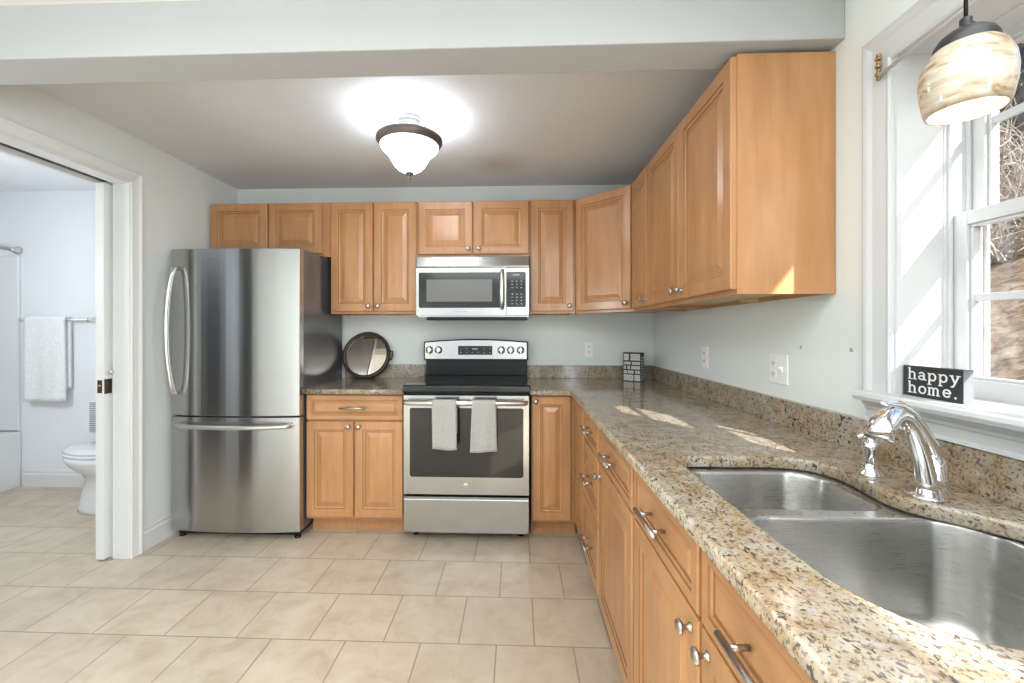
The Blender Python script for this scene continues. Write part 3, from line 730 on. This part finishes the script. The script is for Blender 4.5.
bx(-mh+.070, dx1-.090, -.4005, -.3990, 1.447, 1.592).build('door_screen', M['micro_screen'], mdo)
hx = dx1-.024
MB().tube([(hx, -.398, 1.402), (hx, -.428, 1.412), (hx, -.440, 1.450), (hx, -.443, 1.52), (hx, -.440, 1.60), (hx, -.428, 1.640), (hx, -.398, 1.650)], [.013, .015, .016, .016, .016, .015, .013], 14).build('handle', M['handle_steel'], mdo)
mc = bx(dx1+.003, mh, -.398, -.347, 1.357, 1.667).build('control_panel', M['steel'], mo, bevel=.002)
kp = MB().prism(rrect(dx1+.004, mh-.022, 1.410, 1.642, .012), -.3995, -.39, 'y')
for i in range(3):
    for j in range(8):
        if j == 4: continue
        kp.box(dx1+.036+i*.030, dx1+.046+i*.030, -.4002, -.3994, 1.430+j*.021, 1.4345+j*.021, 1)
kp.box(dx1+.045, dx1+.090, -.4002, -.3994, 1.616, 1.624, 1)
kp.build('keypad', [M['black_gloss'], M['legend']], mc)
text_part('badge_lettering', 'F R I G I D A I R E', .010, (-.075, -.3985, 1.381), mdo, M['fridge_side'])

# ------------------------------------------------------------------ things on the counters
tr = thing('round_mirror_tray', 'round mirrored tray with dark rim leaning on the backsplash', 'tray', (-1.112, -.120, CZ1)); tr.rotation_euler = (-.30, 0, 0)
rim = MB().lathe([(.150, .012), (.150, -.010), (.156, -.018), (.168, -.020), (.176, -.016), (.178, .004), (.170, .012), (.150, .012)], (0, 0, .178), 'y', 64, cap=False).build('tray_rim', M['tray_rim'], tr)
MB().lathe([(.001, -.002), (.153, -.002), (.153, .010), (.001, .010)], (0, 0, .178), 'y', 64, cap=False, smooth=False).build('mirror_surface', M['mirror'], tr)
for s_ in (-1, 1):
    MB().tube([(s_*.172, 0, .178-.035), (s_*.190, 0, .178-.030), (s_*.193, 0, .178), (s_*.190, 0, .178+.030), (s_*.172, 0, .178+.035)], .005, 10).build('handle', M['tray_rim'], tr)
bl = thing('word_block', 'black box sign with white brick shaped words by the corner', 'sign', (.812, -.172, CZ1), -.62)
BW, BH, BD = .128, .200, .060
bx(-BW/2, BW/2, -BD/2, BD/2, 0, BH).build('block', M['sign_black'], bl, bevel=.001)
bw = MB(); rows = [(z_[0]*1.075, z_[1]*1.075, z_[2]) for z_ in [(.004, .044, [(0, .60), (.66, 1)]), (.049, .071, [(0, .22), (.25, .62), (.70, 1)]), (.077, .101, [(0, .15), (.22, .40), (.46, 1)]), (.107, .127, [(0, .44), (.50, 1)]), (.134, .178, [(0, .32), (.42, 1)])]]
bd = MB()
for z0, z1, cells in rows:
    for a, b2 in cells:
        xa, xb = -BW/2+.006+a*(BW-.012), -BW/2+.004+b2*(BW-.012)
        bw.box(xa, xb, -BD/2-.0008, -BD/2, z0+.002, z1-.001)
        nl = max(2, int((xb-xa)/.009)); zc = (z0+z1)/2
        for q in range(nl):
            xx = xa+.004+(xb-xa-.008)*q/nl; hh = (z1-z0)*.18
            bd.box(xx, xx+.0013, -BD/2-.0014, -BD/2-.0008, zc-hh, zc+hh)
            bd.box(xx, xx+.005, -BD/2-.0014, -BD/2-.0008, zc+hh*(1 if q % 2 else -.9), zc+hh*(1 if q % 2 else -.9)+.0013)
for k in range(9):
    bw.prism([(-BD/2+.004, .006+k*.019), (BD/2-.004, .014+k*.019), (BD/2-.004, .022+k*.019), (-BD/2+.004, .015+k*.019)], BW/2, BW/2+.0008, 'x')
bw.add(bd.v, bd.f, 1); bw.build('white_brick_print', [M['block_grey'], M['sign_black']], bl)

# happy home box sign on the window stool; typewriter letters from strokes
hs = thing('box_sign', 'black box sign reading happy home on the window sill', 'sign', (1.012, -2.103, 1.0885), -PI/2 - .02)
SW, SH, SD = .154, .077, .023     # local x runs toward the camera, local -y faces the room
bx(-SW/2, SW/2, 0, SD, 0, SH).build('block', [M['sign_black']], hs, bevel=.0008)
bx(SW/2-.0005, SW/2+.0008, .0005, SD-.0005, .0005, SH-.0005).build('side_panel', M['sign_side'], hs)
def arc(cx, cy, rx, ry, a0, a1, n=14): return [(cx+rx*math.cos(math.radians(a0+(a1-a0)*i/n)), cy+ry*math.sin(math.radians(a0+(a1-a0)*i/n))) for i in range(n+1)]
# glyphs on an em box: x height 1, width about 1
GL = {
 'h': (1.15, [[(.22, 0), (.22, 1.5)], [(.22, .62)] + arc(.54, .62, .30, .34, 165, 0) + [(.84, 0)]], [(.02, 0, .44), (.62, 0, 1.06), (.04, 1.46, .24)]),
 'a': (1.0, [arc(.42, .66, .28, .30, 160, 0) + [(.70, .12), (.80, .03), (.95, .03)], arc(.40, .28, .30, .25, 0, 360)], []),
 'p': (1.1, [[(.20, -.48), (.20, .96)], arc(.55, .49, .35, .45, 0, 360, 22)], [(.0, -.48, .42), (.02, .94, .22)]),
 'y': (1.08, [[(.18, .94), (.54, .04)], [(.92, .94), (.48, -.18), (.34, -.42), (.14, -.44)]], [(.0, .94, .38), (.70, .94, 1.10)]),
 'o': (1.02, [arc(.50, .49, .38, .45, 0, 360, 24)], []),
 'm': (1.5, [[(.18, 0), (.18, .96)], [(.18, .66)] + arc(.42, .64, .23, .30, 160, 0) + [(.65, 0)], [(.65, .66)] + arc(.90, .64, .24, .30, 160, 0) + [(1.14, 0)]], [(.0, 0, .34), (.50, 0, .80), (1.0, 0, 1.32), (.02, .94, .20)]),
 'e': (1.0, [[(.13, .52), (.86, .52)] + arc(.50, .50, .37, .45, 3, 325, 22)], []),
 '.': (.6, [[(.24, .06), (.34, .06)]], [])}
def write(word, x0, z0, em, name):
    mb = MB(); x = x0
    def seg_(a, b2, wd):
        a, b2 = Vector(a), Vector(b2); d_ = (b2-a); 
        if d_.length < 1e-6: return
        d_.normalize(); nn = Vector((-d_.y, d_.x))*wd/2; a2, b3 = a-d_*wd*.12, b2+d_*wd*.12
        pts_ = [a2-nn, b3-nn, b3+nn, a2+nn]
        mb.prism([(x+p.x*em*1.2, z0+p.y*em) for p in pts_], -.0008, .0003, 'y')
    for ch in word:
        adv, strokes, serifs = GL[ch]
        for st in strokes:
            for p, q in zip(st, st[1:]): seg_(p, q, .17 if ch != '.' else .24)
        for (sx0, sz, sx1) in serifs: seg_((sx0, sz), (sx1, sz), .12)
        x += (adv+.12)*em*1.2
    return mb.build(name, M['sign_white'], hs)
write('happy', -.0625, .0440, .0188, 'lettering'); write('home.', -.0625, .0095, .0188, 'lettering')

# outlets and switch plates
def outlet(name, loc, rz, label, w=.071, h=.116, gangs=('outlet',)):
    t_ = thing(name, label, 'outlet' if len(gangs) == 1 else 'switch plate', loc, rz, 'wall plates' if len(gangs) == 1 else None)
    W_ = w if len(gangs) == 1 else .118
    bx(-W_/2, W_/2, -.006, 0, -h/2, h/2).build('cover_plate', M['plate'], t_, bevel=.003)
    for i, g_ in enumerate(gangs):
        cx = 0 if len(gangs) == 1 else (-.024, .024)[i]
        if g_ == 'outlet':
            for s_ in (-1, 1):
                o = MB().prism(rrect(cx-.017, cx+.017, s_*.021-.014, s_*.021+.014, .008), -.008, -.005, 'y').build('receptacle', M['plate'], t_)
                MB().box(cx-.008, cx-.005, -.0086, -.0078, s_*.021-.004, s_*.021+.006).box(cx+.005, cx+.008, -.0086, -.0078, s_*.021-.003, s_*.021+.005).box(cx-.002, cx+.002, -.0086, -.0078, s_*.021-.010, s_*.021-.006).build('slots', M['slot'], o)
        else:
            bx(cx-.006, cx+.006, -.009, -.005, -.013, .013).build('toggle_slot', M['plate'], t_)
            MB().prism([(-.006, -.006), (-.006, .008), (-.020, .012), (-.019, .004)], cx-.004, cx+.004, 'x').build('toggle', M['plate'], t_)
    return t_
outlet('wall_outlet', (.531, 0, 1.119), 0, 'white outlet on the back wall right of the range')
outlet('wall_outlet', (XR, -.873, 1.116), -PI/2, 'white outlet on the right wall under the narrow cabinet')
outlet('switch_plate', (XR, -1.512, 1.110), -PI/2, 'white double plate with outlet and toggle on the right wall', gangs=('outlet', 'switch'))
for (y, z, lb) in ((-1.638, 1.198, 'tiny wall anchor in the right wall above the double plate'), (-1.868, 1.198, 'tiny wall anchor in the right wall close to window casing')):
    o = MB().lathe([(.006, 0), (.006, -.002), (.003, -.003), (.002, -.001), (.001, -.001)], (XR, y, z), 'x', 14).build('wall_anchor', M['handle_steel']); tag(o, lb, 'wall anchor')

# ------------------------------------------------------------------ ceiling lamp
LX, LY = -.546, -1.035
cl = thing('ceiling_lamp', 'semi flush ceiling lamp with frosted bowl and dark ring', 'lamp', (LX, LY, 0))
MB().lathe([(.062, ZC), (.064, ZC-.006), (.058, ZC-.018), (.048, ZC-.022), (.052, ZC-.030), (.050, ZC-.046), (.030, ZC-.055), (.012, ZC-.060), (.012, ZC-.11), (.001, ZC-.111)], (0, 0, 0), 'z', 36).build('canopy', M['canopy'], cl)
MB().lathe([(.140, 2.238), (.156, 2.238), (.165, 2.230), (.166, 2.216), (.158, 2.208), (.154, 2.198), (.144, 2.192), (.138, 2.200), (.136, 2.222), (.140, 2.238)], (0, 0, 0), 'z', 56, cap=False).build('ring', M['bronze'], cl)
g = MB().lathe([(.146, 2.212), (.146, 2.198), (.144, 2.187), (.134, 2.172), (.116, 2.156), (.101, 2.138), (.090, 2.116), (.076, 2.094), (.058, 2.076), (.038, 2.064), (.020, 2.058), (.002, 2.056)], (0, 0, 0), 'z', 48, cap=False).build('glass_bowl', M['lit_bowl'], cl)
g.visible_shadow = True
MB().lathe([(.001, 2.064), (.020, 2.062), (.021, 2.054), (.012, 2.046), (.006, 2.040), (.009, 2.034), (.008, 2.027), (.001, 2.023)], (0, 0, 0), 'z', 24).build('finial', M['bronze'], cl)
MB().tube([(0, 0, 2.24), (0, 0, 2.055)], .005, 8).build('stem', M['bronze'], cl)
for s_ in (-1, 1):
    L_ = lamp('ceiling_lamp_bulb', 'POINT', (LX+s_*.05, LY, 2.200), 1.7, (.86, .94, 1.0), radius=.035)

# ------------------------------------------------------------------ pendant over the sink
PXp, PYp, PZp = .757, -2.437, 1.625
pe = thing('pendant_lamp', 'swirled cream glass pendant lamp hanging at the window', 'lamp', (PXp, PYp, PZp))
prof = [(.047, .002), (.0505, 0), (.0535, .010), (.0580, .034), (.0595, .055), (.0570, .078), (.0490, .098), (.0370, .112), (.026, .118)]
shp = MB().lathe(prof, (0, 0, 0), 'z', 48, cap=False)
shp.lathe([(r_-.003, z) for r_, z in prof[1:]], (0, 0, 0), 'z', 48, cap=False).build('glass_shade', M['swirl'], pe, fix=False)
MB().lathe([(.0415, .107), (.040, .116), (.034, .127), (.024, .135), (.012, .139), (.008, .140), (.008, .156), (.006, .158), (.001, .158)], (0, 0, 0), 'z', 32, cap=False).tube([(.007, 0, .149), (.013, 0, .149)], .003, 8).build('cap', M['charcoal'], pe)
MB().tube([(0, 0, .155), (0, 0, 2.325-PZp)], .0028, 8).build('cord', M['black'], pe)
MB().lathe([(.055, 2.325-PZp), (.055, 2.315-PZp), (.045, 2.305-PZp), (.004, 2.303-PZp)], (0, 0, 0), 'z', 32).build('ceiling_canopy', M['charcoal'], pe)
MB().lathe([(.001, .020), (.014, .026), (.020, .042), (.016, .060), (.010, .075), (.010, .105)], (0, 0, 0), 'z', 20).build('bulb', M['bulb'], pe)
lamp('pendant_bulb', 'POINT', (PXp, PYp, PZp+.012), .25, (1.0, .93, .82), radius=.02)

# ------------------------------------------------------------------ bathroom things
bt = thing('bathtub', 'white bathtub edge with apron at the left of the bathroom', 'bathtub', (0, 0, 0))
mb = MB(); x0, x1, y0, y1 = -4.83, -4.00, -1.45, .118
o_ = rrect(x0, x1, y0, y1, .01, 2); i_ = rrect(x0+.08, x1-.08, y0+.1, y1-.1, .12, 2)
def lp(l_, z): return [(p[0], p[1], z) for p in l_]
mb.loft([lp(o_, 0), lp(o_, .43), lp(rrect(x0, x1, y0, y1, .012, 2), .447), lp(i_, .450), lp(rrect(x0+.10, x1-.10, y0+.12, y1-.12, .12, 2), .42), lp(rrect(x0+.16, x1-.16, y0+.25, y1-.2, .12, 2), .10)], 0, False, True, True)
mb.build('tub', M['porcelain'], bt, bevel=.004)
o = MB().box(-4.848, -4.01, .095, .119, .452, 1.86).box(-4.848, -4.826, -1.45, .095, .452, 1.86).build('shower_surround', M['porcelain'], bevel=.006)
tag(o, 'glossy white shower surround panel standing above the bathtub', 'shower panel')
sr = thing('shower_rod', 'grey shower curtain rod fixed to the bathroom back wall', 'rod', (-4.03, .119, 1.905))
MB().tube([(0, 0, 0), (0, -1.55, 0)], .0125, 14).build('rod', M['handle_steel'], sr)
MB().lathe([(.030, 0), (.030, -.012), (.022, -.035), (.018, -.055), (.0125, -.060)], (0, 0, 0), 'y', 20).build('flange', M['handle_steel'], sr)
tb = thing('towel_bar', 'chrome towel bar on the white bathroom wall', 'towel bar', (-3.654, .119, 1.342))
MB().tube([(-.28, -.055, 0), (.28, -.055, 0)], .0085, 12).build('bar', M['handle_steel'], tb)
for s_ in (-.28, .28):
    MB().lathe([(.026, 0), (.025, -.010), (.016, -.022), (.013, -.050), (.015, -.066), (.001, -.070)], (s_, 0, 0), 'y', 18).build('bracket', M['handle_steel'], tb)
hanging('bath_towel', -3.885, -3.560, .064, 1.342, .700, .80, .022, M['white_towel'], 'white bath towel folded over the bathroom towel bar', 'towel', None, .02, .012, 9, .012)
to = thing('toilet', 'white toilet seen in profile past the bathroom doorway', 'toilet', (-2.72, -.28, 0))
# bowl faces -X ; ellipse rings (centre x, half length, half width, z)
def ell(cx, a, b2, z, n=36, egg=.12): return [(cx + a*math.cos(2*PI*k/n)*(1 if math.cos(2*PI*k/n) < 0 else 1-egg), b2*math.sin(2*PI*k/n), z) for k in range(n)]
mb = MB(); mb.loft([ell(-.06, .305, .125, 0), ell(-.06, .300, .122, .03), ell(-.06, .275, .108, .14), ell(-.06, .250, .102, .22), ell(-.08, .255, .128, .27), ell(-.12, .282, .165, .32), ell(-.15, .285, .182, .365), ell(-.15, .283, .182, .395)], 0, True, True, True)
mb.build('bowl', M['porcelain'], to)
MB().loft([ell(-.15, .283, .185, .400), ell(-.15, .290, .188, .406), ell(-.15, .290, .188, .416), ell(-.15, .283, .183, .421)], 0, True, True, True).build('seat', M['porcelain'], to)
MB().loft([ell(-.15, .283, .182, .424), ell(-.15, .288, .186, .430), ell(-.15, .284, .184, .440), ell(-.14, .25, .16, .452), ell(-.13, .13, .08, .458)], 0, True, True, True).build('lid', M['porcelain'], to)
for a in (-.10, .05): bx(.10, .16, a, a+.05, .41, .455).build('seat_hinge', M['porcelain'], to, bevel=.006)
tk = MB().prism(rrect(.19, .375, -.21, .21, .03), .40, .76, 'z').build('tank', M['porcelain'], to, bevel=.006)
MB().prism(rrect(.18, .385, -.22, .22, .035), .762, .795, 'z').build('tank_lid', M['porcelain'], to, bevel=.006)
bx(.08, .33, -.11, .11, .22, .40).build('tank_support', M['porcelain'], to, bevel=.03, seg=4)
wr = thing('wall_register', 'grey slatted vent grille low on the bathroom wall', 'vent', (-3.40, .119, .57))
bx(-.03, .09, -.008, 0, -.13, .13).build('grille_frame', M['plate'], wr, bevel=.002)
mb = MB()
for k in range(16): mb.box(-.024, .084, -.012, -.007, -.120+k*.015, -.113+k*.015)
mb.build('louvres', mat('grey_louvre', (.28, .29, .30), .5), wr)

# ------------------------------------------------------------------ outdoors
def gz(x, y):
    z = -.2 + max(0, min(x-2.2, 9.5))*.52 + max(0, x-11.7)*.12
    return z + .12*noise.noise(Vector((x*.5, y*.5, 0))) + .05*noise.noise(Vector((x*2, y*2, 3)))
mb = MB(); nx, ny = 90, 90; vs = []; fs = []
for i in range(nx+1):
    for j in range(ny+1):
        x, y = 1.24 + 24*(i/nx)**1.3, -14 + 34*j/ny; vs.append((x, y, gz(x, y)))
for i in range(nx):
    for j in range(ny): a = i*(ny+1)+j; fs.append((a, a+1, a+ny+2, a+ny+1))
mb.add(vs, fs, 0, True); o = mb.build('hillside_ground', M['leaves']); structure(o)
def tree(x, y, h, r_, label, seed, lean=(0, 0), green=False, low=.25, nb=26):
    rr = random.Random(seed); t_ = thing('tree', label, 'tree', (x, y, gz(x, y)-.1), 0, 'trees on the hillside')
    N = 10; pts = [(lean[0]*k/N*h + .05*rr.uniform(-1, 1), lean[1]*k/N*h + .05*rr.uniform(-1, 1), h*k/N) for k in range(N+1)]
    MB().tube(pts, [r_*(1-.75*k/N)*(1.25 if k == 0 else 1) for k in range(N+1)], 12).build('trunk', M['bark'], t_)
    mb = MB(); nd = MB()
    for b in range(nb):
        k = low + (1-low)*rr.random(); p = Vector(pts[min(N, int(k*N))]); a = rr.random()*2*PI
        L_ = h*(.34*(1-k)+.10)*rr.uniform(.7, 1.2); d_ = Vector((math.cos(a), math.sin(a), rr.uniform(.05, .6) if not green else rr.uniform(-.25, .1)))
        q = [p]; 
        for s_ in range(5):
            d_ = (d_ + Vector((rr.uniform(-.25, .25), rr.uniform(-.25, .25), rr.uniform(-.15, .2)))).normalized(); q.append(q[-1]+d_*L_/5)
        mb.tube(q, [r_*.22*(1-.8*s_/5) for s_ in range(6)], 5, smooth=False)
        for s_ in range(7 if not green else 4):
            st = q[rr.randint(1, 5)]; e = st + Vector((rr.uniform(-1, 1), rr.uniform(-1, 1), rr.uniform(-.6, 1)))*L_*.28
            md_ = (st+e)/2 + Vector((rr.uniform(-1, 1), rr.uniform(-1, 1), rr.uniform(-1, 1)))*L_*.04
            mb.tube([st, md_, e], [r_*.05, r_*.035, r_*.015], 4, smooth=False)
        if green:
            for s_ in range(26):
                st = q[rr.randint(1, 5)] + Vector((rr.uniform(-1, 1), rr.uniform(-1, 1), rr.uniform(-.6, .6)))*L_*.16
                for w_ in range(5):
                    e = st + Vector((rr.uniform(-1, 1), rr.uniform(-1, 1), rr.uniform(-.5, .5)))*.16
                    s2 = (e-st).cross(Vector((rr.uniform(-1, 1), rr.uniform(-1, 1), 1))).normalized()*.012
                    nd.add([st-s2, st+s2, e], [(0, 1, 2)])
    mb.build('branches', M['twig'] if not green else M['bark'], t_)
    if green: nd.build('foliage', M['needles'], t_, fix=False)
    return t_
tree(9.3, 5.0, 9, .34, 'thick dark evergreen trunk on the bank near the window edge', 11, (.05, .0), True, .30, 60)
def bush(x, y, h, n_, label, seed):
    rr = random.Random(seed); mb = MB()
    for k in range(n_):
        p = Vector((rr.uniform(-.25, .25), rr.uniform(-.25, .25), 0)); a = rr.random()*2*PI; d_ = Vector((math.cos(a)*.6, math.sin(a)*.6, rr.uniform(.5, 1.2))).normalized(); q = [p]
        for s_ in range(7):
            d_ = (d_ + Vector((rr.uniform(-.4, .4), rr.uniform(-.4, .4), rr.uniform(-.32, .2)))).normalized(); q.append(q[-1]+d_*h/6*rr.uniform(.6, 1.1))
        mb.tube(q, [.014*(1-.11*s_) for s_ in range(8)], 4, smooth=False)
        for s_ in range(6):
            st = q[rr.randint(2, 7)]; e = st + Vector((rr.uniform(-1, 1), rr.uniform(-1, 1), rr.uniform(-.7, .7)))*h*.22; mb.tube([st, (st+e)/2+Vector((0, 0, rr.uniform(-.05, .05))), e], [.007, .005, .002], 3, smooth=False)
    o = mb.build('bare_shrub', M['twig']); o.location = (x, y, gz(x, y)-.05); tag(o, label, 'shrub', 'bare shrubs on the bank')
bush(7.0, 3.3, 1.5, 70, 'tangled pale bare shrub midway up the bank', 21)
bush(8.3, 4.0, 1.9, 90, 'tall bare shrub in front of the thick trunk', 22)
bush(8.0, 5.0, 1.8, 80, 'spreading bare shrub left of the thick trunk', 23)
tree(9.5, 4.3, 8, .14, 'bare tree high on the leaf covered bank', 12, (.03, .02), False, .1, 46)
tree(8.2, 4.5, 6, .09, 'slim leaning bare tree on the bank', 13, (-.10, .05), False, .08, 40)
tree(9.0, -.6, 7, .12, 'slender bare tree straight across from the window', 17, (.02, .03), False, .1, 40)
tree(11.5, 6.2, 9, .16, 'tall bare tree at the top of the bank', 14, (0, 0), False, .08, 46)
tree(12.5, 8.2, 9, .20, 'bushy evergreen at the crest behind the bare trees', 15, (0, 0), True, .08, 60)
tree(9.0, 6.8, 8, .16, 'evergreen left of the bare trees on the bank', 16, (0, 0), True, .12, 50)
